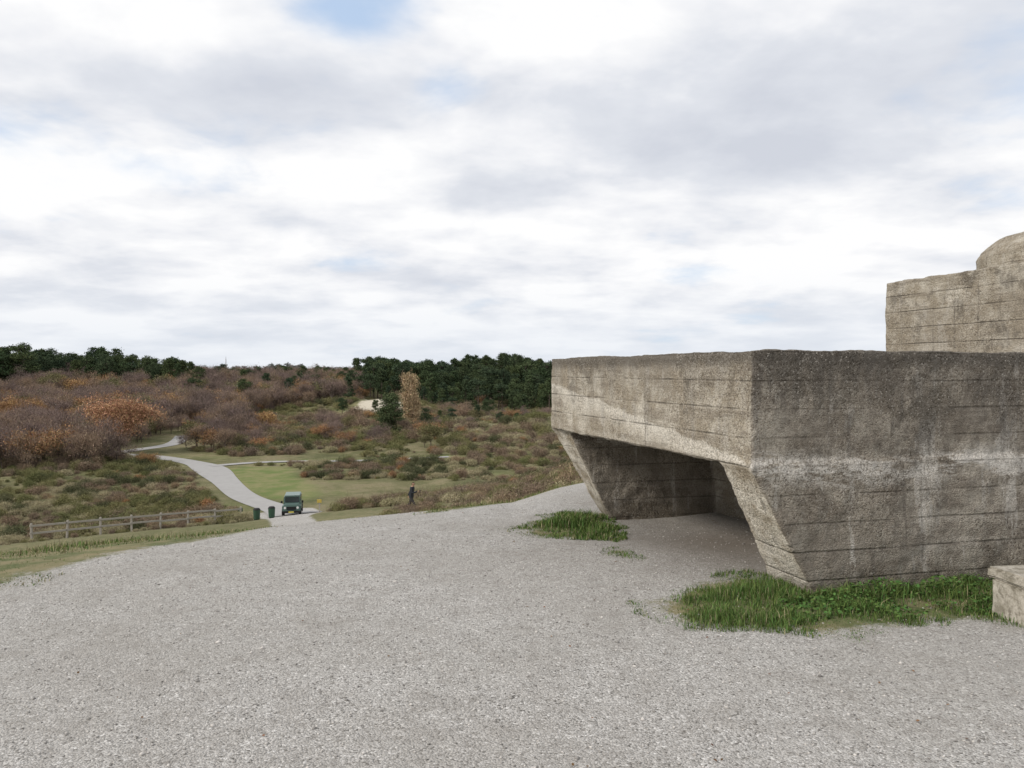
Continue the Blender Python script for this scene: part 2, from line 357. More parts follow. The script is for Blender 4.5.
def poly_sampler(poly,clump=4.,thr=.42):
    P=np.array(poly);lo=P.min(0)-.2;hi=P.max(0)+.2
    def f(n):
        x=rng.uniform(lo[0],hi[0],n);y=rng.uniform(lo[1],hi[1],n)
        d=sdp(x,y,poly)+(fbm(x*3.5,y*3.5,8)-.5)*.4
        keep=(d>0)&(rng.random(n)<sst(thr-.12,thr+.10,fbm(x*clump,y*clump,12))*.88+.12)
        x=x[keep];y=y[keep];return x,y,(.4+.8*np.clip(d[keep]/.4,0,1))*(.25+1.3*sst(.3,.7,fbm(x*3,y*3,3)))
    return f
gmats=foliage('grass_mat',[(.10,.155,.045),(.10,.155,.045)],.03)
gdry=foliage('dry_grass_mat',[(.30,.265,.155),(.30,.265,.155)],.01)
def grass_obj(name,specs):
    Vs=[];Fs=[];off=0;mi=[]
    for q,(V,Fc) in specs:
        Vs.append(V);Fs.append(Fc+off);off+=len(V);mi.append(np.full(len(Fc),q))
    o=mk(name,np.concatenate(Vs),np.concatenate(Fs),gmats);o.data.materials.append(gdry)
    o.data.polygons.foreach_set('material_index',np.concatenate(mi).astype(np.int32));return o
sA=poly_sampler(PATCH_A);grass_obj('grass_patch',[(0,blades(78000,sA,.012,.08,.0025)),(1,blades(9000,sA,.012,.085,.002))])
sB=poly_sampler(PATCH_B);grass_obj('grass_patch',[(0,blades(34000,sB,.015,.095,.0035)),(1,blades(6000,sB,.02,.09,.003))])
sC=poly_sampler(PATCH_C);grass_obj('grass_patch',[(0,blades(3500,sC,.01,.035,.003))])
def verge(n):
    th=rng.uniform(math.radians(-42),math.radians(12),n);r=6+rng.random(n)**1.5*34
    x=r*np.sin(th);y=r*np.cos(th);d=-sdp(x,y,GRAVEL)+(fbm(x*1.8,y*1.8,8)-.5)*1.3
    k=(d>0)&(rng.random(n)<.15+.85*sst(.38,.6,fbm(x*1.3,y*1.3,6)))
    x=x[k];y=y[k];return x,y,(.3+.7*np.clip(d[k]/1.5,0,1))*(.3+1.2*sst(.3,.7,fbm(x*.9,y*.9,2)))*(1+.01*np.hypot(x,y))
grass_obj('grass_verge',[(0,blades(110000,verge,.015,.08,.004)),(1,blades(95000,verge,.02,.11,.003))])
def discs(c,nrm,r,n=6):
    m=len(c);t=np.cross(nrm,rng.normal(size=(m,3)));t/=np.linalg.norm(t,axis=1)[:,None];b=np.cross(nrm,t)
    an=np.arange(n)*2*np.pi/n
    V=c[:,None,:]+r[:,None,None]*(np.cos(an)[None,:,None]*t[:,None,:]+np.sin(an)[None,:,None]*b[:,None,:]*.75)
    return V.reshape(-1,3),np.arange(m)[:,None]*n+np.arange(n)[None,:]
wm=foliage('weed_mat',[(.08,.14,.04),(.08,.14,.04)],.025)
ws=poly_sampler([W(760,604),W(850,588),W(980,580),W(1040,580),W(1040,612),W(900,616),W(800,626)],thr=.46)
x,y,s=ws(15000);c=np.stack([x,y,H(x,y)+rng.uniform(.005,.085,len(x))*s],1);nn=rng.normal(0,.45,(len(x),3));nn[:,2]=1;nn/=np.linalg.norm(nn,axis=1)[:,None]
V_,F_=discs(c,nn,rng.uniform(.006,.016,len(x)));mk('nettle_weeds',V_,F_,wm)
# loose stones and leaves
n=6500;th=rng.uniform(-.68,.68,n);r=2.4+rng.random(n)**.9*9;x=r*np.sin(th);y=r*np.cos(th);k=sdp(x,y,GRAVEL)>.05;x=x[k];y=y[k];n=len(x)
oct_=np.array([[1,0,0],[0,1,0],[-1,0,0],[0,-1,0],[0,0,1],[0,0,-1]],float)
of=np.array([[0,1,4],[1,2,4],[2,3,4],[3,0,4],[1,0,5],[2,1,5],[3,2,5],[0,3,5]])
sz=rng.uniform(.004,.008,n)*(1+(rng.random(n)<.04)*.8);an=rng.random(n)*6.28
vv=oct_[None]*(sz[:,None,None]*np.stack([1+.5*rng.random(n),np.ones(n),.5+.3*rng.random(n)],1)[:,None,:])+rng.normal(0,.0012,(n,6,3))
ca_,sa_=np.cos(an),np.sin(an);vx=vv[...,0]*ca_[:,None]-vv[...,1]*sa_[:,None];vy=vv[...,0]*sa_[:,None]+vv[...,1]*ca_[:,None]
vv=np.stack([vx+x[:,None],vy+y[:,None],vv[...,2]+(H(x,y)+.002)[:,None]],-1)
stm=foliage('stone_mat',[(.38,.36,.335),(.38,.36,.335)],.005,.45,1.7)
mk('gravel_stones',vv.reshape(-1,3),(np.arange(n)[:,None,None]*6+of[None]).reshape(-1,3),stm,True)
n=240;th=rng.uniform(-.66,.66,n);r=2.8+rng.random(n)*8;x=r*np.sin(th);y=r*np.cos(th);k=sdp(x,y,GRAVEL)>0;x=x[k];y=y[k];n=len(x)
nn=rng.normal(0,.3,(n,3));nn[:,2]=1;nn/=np.linalg.norm(nn,axis=1)[:,None]
V_,F_=discs(np.stack([x,y,H(x,y)+.008],1),nn,rng.uniform(.004,.010,n),5)
mk('fallen_leaves',V_,F_,foliage('dead_leaf',[(.16,.09,.05),(.16,.09,.05)]))
# ---------------------------------------------------------------- tree templates
def quads(c,d,L,Wd):
    n=len(c);s=np.cross(d,rng.normal(size=(n,3)));s/=np.linalg.norm(s,axis=1)[:,None]+1e-9
    L=np.asarray(L)*np.ones(n);Wd=np.asarray(Wd)*np.ones(n)
    a_=d*L[:,None];b_=s*Wd[:,None]
    V=np.stack([c-a_-b_,c-a_+b_,c+a_+b_*.5,c+a_-b_*.5],1).reshape(-1,3)
    return V,np.arange(n*4).reshape(-1,4)
def tube(p0,p1,r0,r1,n=5):
    p0=np.array(p0,float);p1=np.array(p1,float);d=p1-p0;d/=np.linalg.norm(d)+1e-9
    u=np.cross(d,[.3,.9,.2]);u/=np.linalg.norm(u);w=np.cross(d,u);an=np.arange(n)*2*np.pi/n
    ring=np.cos(an)[:,None]*u+np.sin(an)[:,None]*w
    V=np.concatenate([p0+ring*r0,p1+ring*r1]);k=np.arange(n);k2=(k+1)%n
    return V,np.stack([k,k2,n+k2,n+k],1)
def join(parts):
    Vs=[];Fs=[];M_=[];o=0
    for q,(V,F_) in parts: Vs.append(V);Fs.append(F_+o);o+=len(V);M_.append(np.full(len(F_),q))
    return np.concatenate(Vs),np.concatenate(Fs),np.concatenate(M_)
def unit(n): 
    v=rng.normal(size=(n,3));return v/np.linalg.norm(v,axis=1)[:,None]
bark=simple('bark_mat',(.13,.105,.085),.95,.35,6)
def finish(name,parts,mats,coll):
    V,F_,M_=join(parts);o=mk(name,V,F_,mats[0],coll=(coll is None))
    for m in mats[1:]:o.data.materials.append(m)
    o.data.polygons.foreach_set('material_index',M_.astype(np.int32))
    if coll: coll.objects.link(o)
    return o
def decid(name,h,w,mat,coll,leaf=.25,ntw=2600,nlf=1200,low=.18,up=0.):
    parts=[]
    lean=rng.normal(0,.04*h,2);top=np.array([lean[0],lean[1],h*(.45+.35*up)])
    parts.append((0,tube((0,0,-.6),top,.022*h,.012*h,7)))
    ends=[]
    nl=9+int(12*up)
    for k in range(nl):
        t=.25-.1*up+(.75+.1*up)*rng.random();b=top*t;a_=k*2.4+rng.random();el=rng.uniform(.25,1.2)+.25*up
        L=w*.5*rng.uniform(.7,1.0) if (el<.8 or up) else h*.42
        e=b+L*np.array([math.cos(a_)*math.cos(el),math.sin(a_)*math.cos(el),math.sin(el)])
        parts.append((0,tube(b,e,.011*h,.005*h,5)));ends.append(e)
        for q in range(5):
            s=b+(e-b)*rng.uniform(.35,1);d=unit(1)[0];d[2]=abs(d[2])*.8+.15
            e2=s+d*w*rng.uniform(.14,.26);parts.append((0,tube(s,e2,.005*h,.0018*h,4)));ends.append(e2)
    ends=np.array(ends)
    c=ends[rng.integers(0,len(ends),ntw)]+rng.normal(0,1,(ntw,3))*np.array([w*.085,w*.085,h*.06])
    c[:,2]=np.maximum(c[:,2],h*low*rng.random(ntw))
    d=unit(ntw)*.7+np.array([0,0,.7])+(c-np.array([0,0,h*.3]))/h*.8;d/=np.linalg.norm(d,axis=1)[:,None]
    parts.append((1,quads(c,d,rng.uniform(.15,.4,ntw)*h/8,rng.uniform(.008,.03,ntw)*h/8)))
    if nlf:
        c=ends[rng.integers(0,len(ends),nlf)]+rng.normal(0,1,(nlf,3))*np.array([w*.08,w*.08,h*.055])
        c[:,2]=np.maximum(c[:,2],h*low*rng.random(nlf))
        parts.append((1,quads(c,unit(nlf),leaf*h/8*rng.uniform(.4,1,nlf),leaf*.7*h/8*rng.uniform(.4,1,nlf))))
    return finish(name,parts,[bark,mat],coll)
def pine(name,h,w,mat,coll,base=.35,ncl=46,per=75,sp=1.,conic=0.,lf=1.):
    parts=[(0,tube((0,0,-.6),(0.1,0,h*.55),.02*h,.012*h,7)),(0,tube((0.1,0,h*.55),(0,.1,h*.97),.012*h,.003*h,5))]
    for k in range(ncl):
        t=base+(1-base)*rng.random()**.8
        rad=w*.5*((1-conic)*math.sqrt(max(0,1-((t-base)/(1-base)-.35)**2/.5))+conic*(1.02-t)/(1-base))
        a_=rng.random()*6.28;q=rng.random()**.5
        c=np.array([math.cos(a_)*rad*q,math.sin(a_)*rad*q,h*t])
        parts.append((0,tube((0,0,max(.1,h*(t-.06))),c,.005*h,.0018*h,4)))
        n=per;pp=c+rng.normal(0,1,(n,3))*np.array([w*.085,w*.085,h*.024])*sp
        d=unit(n);d[:,2]=np.abs(d[:,2])*.8+.1
        parts.append((1,quads(pp,d/np.linalg.norm(d,axis=1)[:,None],h*.018*lf*rng.uniform(.6,1.3,n),h*.009*lf*rng.uniform(.5,1.3,n))))
    return finish(name,parts,[bark,mat],coll)
def shrub(name,h,w,mat,coll,n=1000,tw=700,lf=.055):
    parts=[];ncl=16
    cc=unit(ncl)*np.array([w*.36,w*.36,h*.34])*rng.uniform(.35,1,(ncl,1));cc[:,2]=np.abs(cc[:,2])+h*.2
    for k in range(ncl): parts.append((0,tube((0,0,-.15),cc[k],.02,.006,4)))
    c=cc[rng.integers(0,ncl,n)]+rng.normal(0,1,(n,3))*np.array([w*.10,w*.10,h*.13]);c[:,2]=np.abs(c[:,2])
    parts.append((1,quads(c,unit(n),lf*rng.uniform(.4,1.2,n),lf*.6*rng.uniform(.4,1.2,n))))
    c=cc[rng.integers(0,ncl,tw)]+rng.normal(0,1,(tw,3))*np.array([w*.13,w*.13,h*.17]);c[:,2]=np.abs(c[:,2])
    d=unit(tw)+np.array([0,0,.9]);d/=np.linalg.norm(d,axis=1)[:,None]
    parts.append((1,quads(c,d,rng.uniform(.1,.32,tw),.008)))
    return finish(name,parts,[bark,mat],coll)
Cd=bpy.data.collections.new('deciduous_kinds');Cp=bpy.data.collections.new('pine_kinds');Cs=bpy.data.collections.new('shrub_kinds');Cf=bpy.data.collections.new('far_pine_kinds')
m_purple=foliage('bare_twigs',[(.20,.148,.13),(.26,.195,.165),(.17,.13,.118),(.27,.20,.15),(.31,.225,.155)])
m_orange=foliage('autumn_leaf',[(.38,.22,.115),(.29,.18,.10),(.42,.27,.13)])
m_olive=foliage('olive_leaf',[(.17,.165,.08),(.21,.185,.10),(.14,.14,.07)])
m_pine=foliage('pine_needles',[(.060,.088,.045),(.09,.115,.055),(.055,.08,.05),(.08,.10,.045)])
m_pine_hazed=foliage('hazed_pine_needles',[(.15,.185,.17),(.19,.20,.18),(.17,.185,.18),(.24,.20,.19)])  # aerial haze put into the base colour: paler, greyer needles for distant pines
m_sh=[foliage('shrub_olive',[(.18,.18,.08),(.24,.22,.11),(.15,.16,.07)]),foliage('shrub_brown',[(.25,.185,.13),(.21,.165,.125),(.30,.225,.145)]),
      foliage('shrub_straw',[(.40,.35,.23),(.33,.30,.18)]),foliage('shrub_dark',[(.10,.11,.06),(.12,.12,.065)]),foliage('shrub_rust',[(.36,.20,.10),(.30,.19,.11)])]
for k in range(4): decid('kind_a%d'%k,8,rng.uniform(6.5,8.5),m_purple,Cd,.13,3000,700)
decid('kind_b0',7,7.5,m_orange,Cd,.18,1500,2600);decid('kind_b1',8,8,m_olive,Cd,.18,1500,2200)
for k in range(4): pine('kind_p%d'%k,12,[6.5,5.0,7.5,5.5][k],m_pine,Cp,[.38,.28,.5,.2][k],[40,34,36,50][k],60,[1,.9,1.05,.9][k],[0,.3,0,.7][k],1.1)
for k in range(3): pine('kind_f%d'%k,12,[7,6,8][k],m_pine_hazed,Cf,.15,30,40,lf=1.3)
for k,(m,hh,w_) in enumerate([(m_sh[0],1.3,1.9),(m_sh[0],1.0,2.2),(m_sh[1],1.5,2.0),(m_sh[2],.8,1.8),(m_sh[3],1.5,2.2),(m_sh[4],1.4,1.8),(m_sh[1],1.2,2.3)]):
    shrub('kind_s%d'%k,hh,w_,m,Cs)
def instancer(name,x,y,scl,idx,coll,dz=0.):
    z=H(x,y)+dz;me=bpy.data.meshes.new(name);n=len(x)
    me.vertices.add(n);me.vertices.foreach_set('co',np.stack([x,y,z],1).astype(np.float32).ravel())
    me.attributes.new('scl','FLOAT','POINT').data.foreach_set('value',scl.astype(np.float32))
    me.attributes.new('rz','FLOAT','POINT').data.foreach_set('value',(rng.random(n)*6.28).astype(np.float32))
    me.attributes.new('kind','INT','POINT').data.foreach_set('value',idx.astype(np.int32))
    o=link(bpy.data.objects.new(name,me))
    ng=bpy.data.node_groups.new(name+'_gn','GeometryNodeTree')
    ng.interface.new_socket('Geometry',in_out='INPUT',socket_type='NodeSocketGeometry')
    ng.interface.new_socket('Geometry',in_out='OUTPUT',socket_type='NodeSocketGeometry')
    nn=ng.nodes;L=ng.links.new
    gi=nn.new('NodeGroupInput');go=nn.new('NodeGroupOutput');ip=nn.new('GeometryNodeInstanceOnPoints')
    ci=nn.new('GeometryNodeCollectionInfo');ci.inputs['Collection'].default_value=coll;ci.inputs['Separate Children'].default_value=True;ci.inputs['Reset Children'].default_value=True
    def na(nm,t):
        q=nn.new('GeometryNodeInputNamedAttribute');q.data_type=t;q.inputs['Name'].default_value=nm;return q.outputs['Attribute']
    cx_=nn.new('ShaderNodeCombineXYZ');L(na('rz','FLOAT'),cx_.inputs[2])
    er=nn.new('FunctionNodeEulerToRotation');L(cx_.outputs[0],er.inputs[0])
    L(gi.outputs[0],ip.inputs['Points']);L(ci.outputs[0],ip.inputs['Instance']);ip.inputs['Pick Instance'].default_value=True
    L(na('kind','INT'),ip.inputs['Instance Index']);L(er.outputs[0],ip.inputs['Rotation'])
    s3=nn.new('ShaderNodeCombineXYZ');a_=na('scl','FLOAT')
    for q in range(3):L(a_,s3.inputs[q])
    L(s3.outputs[0],ip.inputs['Scale']);L(ip.outputs[0],go.inputs[0])
    md=o.modifiers.new('scatter','NODES');md.node_group=ng;return o
def samp(n,t0,t1,r0,r1,pw=1.):
    th=np.radians(rng.uniform(t0,t1,n));r=r0+(r1-r0)*rng.random(n)**pw
    return r*np.sin(th),r*np.cos(th),r,np.degrees(th)
def rdist(x,y): return np.minimum(seg_dist(x,y,ROAD1),seg_dist(x,y,ROAD2))
def clear(x,y,rd=3.2):
    k=(rdist(x,y)>rd)&(sdp(x,y,MEADOW)<-.5)&(sdp(x,y,GRAVEL)<-.8)
    k&=~((rdist(x,y-6)<4)&(x<-24)&(y>70));return k
# shrubs
X=[];Y=[];Sx=[];K=[]
x,y,r,t=samp(17500,-42,14,68,330,1.25)
o=fbm(x/16,y/16,61);k=clear(x,y)&(o+.14*(t<-17)+.06*((t>=-17)&(r<160))>.455)&(sandm(x,y)<.35)&~((t<-17)&(r>150))
x,y,r,t,o=x[k],y[k],r[k],t[k],o[k]
kt=vn(x/12,y/12,71);kk=np.where(kt<.25,0,np.where(kt<.4,1,np.where(kt<.52,2,np.where(kt<.76,3,np.where(kt<.84,4,6)))))
rn=rng.random(len(x));kk=np.where(rn<.35,rng.integers(0,7,len(x)),kk);kk=np.where((kk==5)&(rng.random(len(x))<.6),3,kk)
X.append(x);Y.append(y);Sx.append((.3+1.4*rng.random(len(x))**1.6)*(.7+.9*sst(100,200,r)));K.append(kk)
x,y,r,t=samp(4600,-42,10,17,66,.8);k=clear(x,y)&(fbm(x/7,y/7,81)>.42)&((t>-9)|(r>56))&((r>30)|(t>-2.5))&(sdp(x,y,GRAVEL)<-1.2)&~((t<-15)&(r<72))
x,y,r,t=x[k],y[k],r[k],t[k]
X.append(x);Y.append(y);Sx.append((.22+.4*rng.random(len(x)))*(1+.5*sst(30,60,r)));K.append(rng.choice([0,1,2,3,3,1,6,2],len(x)))
th=rng.uniform(-33,-19,60);r=rng.uniform(60,70,60);xx=r*np.sin(np.radians(th));yy=r*np.cos(np.radians(th))
X.append(xx);Y.append(yy);Sx.append(.15+.25*rng.random(60));K.append(rng.choice([3,3,0,1,2],60))
instancer('dune_shrubs',np.concatenate(X),np.concatenate(Y),np.concatenate(Sx),np.concatenate(K),Cs)
# bare woodland
x,y,r,t=samp(5200,-42,-10.5,124,640,.9)
e=fbm(x/30,y/30,91);k=clear(x,y,6)&(e>.36)&((t<-18.5)|(r>215))&(sandm(x,y)<.15)&~((t>-20)&(r<330)&(e<.54))&(np.hypot(x+67.3,y-133)>9)
x,y,r,t=x[k],y[k],r[k],t[k];n=len(x)
kd=rng.choice([0,1,2,3,0,1,2,3,4,5],n);kd=np.where((vn(x/25,y/25,5)>.72)&(rng.random(n)<.5),4,kd)
x2,y2,r2,t2=samp(1700,-12,16,200,620,.9);k=(fbm(x2/28,y2/28,17)>.54)&(sandm(x2,y2)<.15)
x2,y2=x2[k],y2[k];kd2=rng.choice([0,1,2,3,5,4],len(x2))
x6,y6,r6,t6=samp(60,-23,-3,140,215);k=clear(x6,y6,6)&(sandm(x6,y6)<.15);x6,y6=x6[k],y6[k]
sc_=.45+.8*rng.random(n)**1.2;sc_=sc_*(.75+.35*sst(160,320,r))
instancer('bare_woodland',np.r_[x,x2,x6],np.r_[y,y2,y6],np.r_[sc_,.3+.4*rng.random(len(x2)),.25+.4*rng.random(len(x6))],np.r_[kd,kd2,rng.choice([4,4,5,0,1,2],len(x6))],Cd)
# pine forest
x,y,r,t=samp(430,-42,-22.2,385,480);k=(t<-24)|(rng.random(len(t))<.5)
k&=(fbm(x/35,y/35,23)>.37)
x,y=x[k],y[k];s_=.8+.5*rng.random(len(x))+.30*(vn(x/22,y/22,3)>.6)
x2,y2,r2,t2=samp(720,-11,16,330,480);top=sst(-11,-6,t2);k=(rng.random(len(t2))<.25+.6*top)&(sandm(x2,y2)<.2)&(fbm(x2/30,y2/30,29)>.36);x2,y2=x2[k],y2[k]
s2=(.62+.5*rng.random(len(x2)))+.25*(vn(x2/20,y2/20,4)>.6)
x3,y3,r3,t3=samp(90,-22,-7,300,520);s3_=.5+.45*rng.random(len(x3))
x4,y4,r4,t4=samp(30,-12,3,190,300);k=sandm(x4,y4)<.1;x4,y4=x4[k],y4[k];s4=.3+.35*rng.random(len(x4))
x5,y5,r5,t5=samp(260,-7,14,262,335);k=(fbm(x5/20,y5/20,33)>.41);x5,y5=x5[k],y5[k];s5=.5+.5*rng.random(len(x5))
xs=np.r_[x,x2,x3,x4,x5]
instancer('pine_forest',xs,np.r_[y,y2,y3,y4,y5],np.r_[s_,s2,s3_,s4,s5],rng.integers(0,4,len(xs)),Cp)
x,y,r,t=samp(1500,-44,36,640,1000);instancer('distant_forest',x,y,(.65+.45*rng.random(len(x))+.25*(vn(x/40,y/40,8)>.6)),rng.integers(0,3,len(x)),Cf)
# individual trees
def place(o,u,y,dz=0):
    x=(u-512)/F*y;o.location=(x,y,float(H(x,y))+dz)
t=decid('autumn_oak_tree',10.2,12.0,foliage('oak_leaf',[(.42,.25,.15),(.42,.25,.15)]),None,.14,4500,10500,.05);place(t,119,134)
t=pine('pine_tree',8.2,6.2,m_pine,None,.06,90,90,1.1,.55);place(t,390,160)
t=pine('pine_tree',4.6,4.6,m_pine,None,.06,60,80,1.1,.5);place(t,425,172)
t=pine('pine_tree',7.0,5.2,m_pine,None,.1,60,80,1.1,.5);place(t,324,300)
t=decid('poplar_tree',11.4,4.6,foliage('poplar_leaf',[(.46,.35,.22),(.46,.35,.22)]),None,.13,4500,4800,.06,1.);place(t,412,168)
t=decid('rust_oak_tree',6,6.5,m_orange,None,.2,1500,2500,.1);place(t,262,176)
# radio mast
stl=simple('mast_steel',(.35,.33,.33),.5)
mx=(226-512)/F*900;e=empty('radio_mast',(mx,900,float(H(mx,900))))
cyl('mast_shaft',.7,24,(0,0,12),stl,e,n=8,r2=.35);box('mast_platform',(3,3,1.2),(0,0,17),stl,e,.1);cyl('antenna',.15,3,(0,0,25),stl,e,n=6)
# ---------------------------------------------------------------- fence
wd,g=newmat('weathered_timber');p=pos(g)
g.out(g.mix(g.noise(g.vmul(p,(3,3,14)),1.,4),(.24,.215,.18),(.50,.465,.41)),.9)
fe=empty('rail_fence',(0,0,0))
fp=[((30-512)/F*53,53),((120-512)/F*58,58),((180-512)/F*62,62),((240-512)/F*66,66)]
D=np.concatenate([[0],np.cumsum([math.dist(a_,b_) for a_,b_ in zip(fp[:-1],fp[1:])])])
s_=np.arange(0,D[-1],2.3);px=np.interp(s_,D,[q[0] for q in fp]);py=np.interp(s_,D,[q[1] for q in fp]);pz=H(px,py)
for k in range(len(s_)):
    box('post',(.13,.13,1.6),(px[k],py[k],pz[k]+.45),wd,fe,.015,(rng.normal(0,.03),rng.normal(0,.03),0))
    if k+1<len(s_):
        a_=Vector((px[k],py[k],pz[k]));b_=Vector((px[k+1],py[k+1],pz[k+1]));d=b_-a_
        for hz in (.62,1.1):
            o=box('rail',(d.length+.1,.07,.13),tuple((a_+b_)/2+Vector((0,-.11,hz+rng.normal(0,.02)))),wd,fe,.01)
            o.rotation_euler=(0,-math.asin(d.z/d.length),math.atan2(d.y,d.x))
# ---------------------------------------------------------------- vehicle
def gz(x,y): return float(H(x,y))
cp=simple('car_paint',(.09,.15,.13),.35,.1,3,.5);blk=simple('black_trim',(.02,.02,.02),.6)
gl=simple('car_glass',(.03,.04,.045),.08,.1,2,.6);ty=simple('tyre',(.025,.025,.025),.9);lt_=simple('headlamp_glass',(.75,.75,.72),.15,.05,2,.6)
ch=simple('hub_metal',(.4,.4,.4),.35,.1,5,.5,.8);wh=simple('plate',(.7,.62,.15),.5,.05);rf=simple('roof_paint',(.16,.22,.20),.4,.1,3,.5)
cx_,cy_=(292-512)/F*72,72
car=empty('parked_off_road_car',(cx_,cy_,gz(cx_,cy_)+.06),math.radians(12));car.scale=(.9,.9,.94)
box('lower_body',(1.76,4.2,.52),(0,0,.72),cp,car,.06,taper=(.98,.99))
box('bonnet',(1.5,1.25,.26),(0,-1.42,1.08),cp,car,.05,taper=(.95,.95))
box('wing_1',(.3,1.25,.16),(-.73,-1.42,1.02),cp,car,.05);box('wing_2',(.3,1.25,.16),(.73,-1.42,1.02),cp,car,.05)
box('cabin',(1.7,2.75,.82),(0,.65,1.38),cp,car,.05,taper=(.88,.93,.03))
box('roof',(1.5,2.5,.09),(0,.70,1.82),rf,car,.04)
box('windscreen',(1.34,.03,.52),(0,-.715,1.50),gl,car,.01,rot=(math.radians(-7),0,0))
for s in (-1,1):
    for k,(yy,ll) in enumerate(((-.15,.8),(.8,.8),(1.6,.55))):
        box('side_window_%d'%(k),(.03,ll,.42),(s*.805,yy,1.52),gl,car,.008,rot=(0,math.radians(-7*s),0))
    box('mirror',(.18,.08,.22),(s*1.0,-.72,1.28),blk,car,.02)
    for yy in (-1.35,1.35):
        cyl('wheel',.39,.26,(s*.80,yy,.39),ty,car,(0,math.pi/2,0),24,bev=.04);cyl('hub',.2,.28,(s*.80,yy,.39),ch,car,(0,math.pi/2,0),16)
        cyl('wheel_arch',.48,.2,(s*.80,yy,.5),blk,car,(0,math.pi/2,0),24)
    cyl('headlamp',.11,.06,(s*.60,-2.10,.93),lt_,car,(math.pi/2,0,0),16)
    box('rear_lamp',(.1,.04,.25),(s*.8,2.1,.85),simple('lamp_red',(.4,.02,.02)),car,.01)
box('grille',(.86,.05,.30),(0,-2.11,.88),blk,car,.01);box('bumper',(1.8,.18,.18),(0,-2.2,.55),blk,car,.03);box('rear_bumper',(1.8,.16,.18),(0,2.18,.55),blk,car,.03)
box('number_plate',(.5,.02,.11),(0,-2.305,.56),wh,car,.004);cyl('spare_wheel',.36,.2,(0,2.2,1.1),ty,car,(math.pi/2,0,0),24)
box('rear_window',(1.2,.03,.42),(0,2.0,1.52),gl,car,.01,rot=(math.radians(5),0,0))
gn=simple('bin_green',(.035,.08,.05),.5,.15,6,.4)
for u_,yy in ((256,64),(271,65)):
    x_=(u_-512)/F*yy;e=empty('litter_bin',(x_,yy,gz(x_,yy)))
    cyl('bin_body',.24,.76,(0,0,.46),gn,e,n=20,r2=.28);cyl('bin_lid',.30,.12,(0,0,.89),blk,e,n=20,r2=.2);cyl('bin_foot',.2,.12,(0,0,.04),blk,e,n=16)
ye=simple('sign_yellow',(.45,.34,.08),.5)
for u_,yy,c_ in ((319,70,ye),(240,67,gn)):
    x_=(u_-512)/F*yy;e=empty('path_sign',(x_,yy,gz(x_,yy)))
    box('sign_post',(.1,.1,1.2),(0,0,.55),wd,e,.01);box('sign_panel',(.4,.04,.3),(0,-.075,1.0),c_,e,.01)
# ---------------------------------------------------------------- person
def skin_chain(name,joints,edges,root=0,sub=2):
    me=bpy.data.meshes.new(name);me.from_pydata([j[:3] for j in joints],edges,[])
    o=link(bpy.data.objects.new(name,me));o.modifiers.new('s','SKIN');s=o.modifiers.new('ss','SUBSURF');s.levels=s.render_levels=sub
    sv=me.skin_vertices[0].data
    for k,j in enumerate(joints):
        r=j[3];sv[k].radius=(r,j[4] if len(j)>4 else r);sv[k].use_root=(k==root)
    dg=bpy.context.evaluated_depsgraph_get();m2=bpy.data.meshes.new_from_object(o.evaluated_get(dg))
    bpy.data.objects.remove(o);m2.name=name
    for f in m2.polygons:f.use_smooth=True
    return link(bpy.data.objects.new(name,m2))
J=[(0,0,.94,.16,.13),(0,-.02,1.12,.15,.125),(0,-.05,1.30,.18,.135),(0,-.07,1.43,.13,.11),(0,-.09,1.52,.06,.06),(0,-.115,1.60,.082,.09),(0,-.125,1.68,.09,.10),(0,-.12,1.745,.055,.065),
 (-.19,-.06,1.42,.07),(-.25,-.16,1.15,.058),(-.17,-.42,1.24,.043),(-.14,-.48,1.27,.032),
 (.19,-.06,1.42,.07),(.25,.16,1.19,.058),(.23,.26,.96,.043),(.225,.27,.90,.032),
 (-.10,0,.86,.105),(-.12,-.24,.52,.075),(-.12,-.40,.12,.05),(-.12,-.44,.05,.048),(-.12,-.56,.045,.038),
 (.10,0,.86,.105),(.12,.12,.48,.075),(.13,.50,.20,.05),(.13,.54,.13,.048),(.13,.48,.04,.038)]
E=[(0,1),(1,2),(2,3),(3,4),(4,5),(5,6),(6,7),(3,8),(8,9),(9,10),(10,11),(3,12),(12,13),(13,14),(14,15),(0,16),(16,17),(17,18),(18,19),(19,20),(0,21),(21,22),(22,23),(23,24),(24,25)]
pers_x=(411-512)/F*46;pe=empty('walking_person',(pers_x,46,gz(pers_x,46)+.03),math.radians(75))
body=skin_chain('body',J,E);body.parent=pe
ms=[simple('jacket',(.03,.033,.04),.85),simple('trousers',(.045,.042,.042),.9),simple('skin',(.45,.28,.20),.6,.05),simple('hair',(.05,.032,.02),.8),simple('shoes',(.02,.018,.016),.7)]
for m in ms: body.data.materials.append(m)
for f in body.data.polygons:
    c=f.center;hand=(c.y<-.455 and 1.1<c.z<1.4) or (c.x>.17 and .84<c.z<.93 and c.y>.2)
    f.material_index=4 if (c.z<.10 or (c.y>.5 and c.z<.16)) else 2 if hand else 1 if c.z<.88 else 0 if c.z<1.50 else 3 if (c.z>1.70 or (c.y>-.10 and c.z>1.58)) else 2
for s in (-1,1):
    for nm,l,r,m in (('eye',(s*.03,-.213,1.665),.010,blk),('ear',(s*.088,-.12,1.655),.022,ms[2])):
        b=bmesh.new();bmesh.ops.create_uvsphere(b,u_segments=10,v_segments=8,radius=r);mm=bpy.data.meshes.new(nm);b.to_mesh(mm);b.free();mm.materials.append(m)
        o=link(bpy.data.objects.new(nm,mm));o.location=l;o.parent=pe
cyl('nose',.013,.04,(0,-.224,1.645),ms[2],pe,(math.radians(20),0,0),8,.005);box('mouth',(.045,.01,.008),(0,-.208,1.605),simple('lips',(.35,.15,.12)),pe,.002)
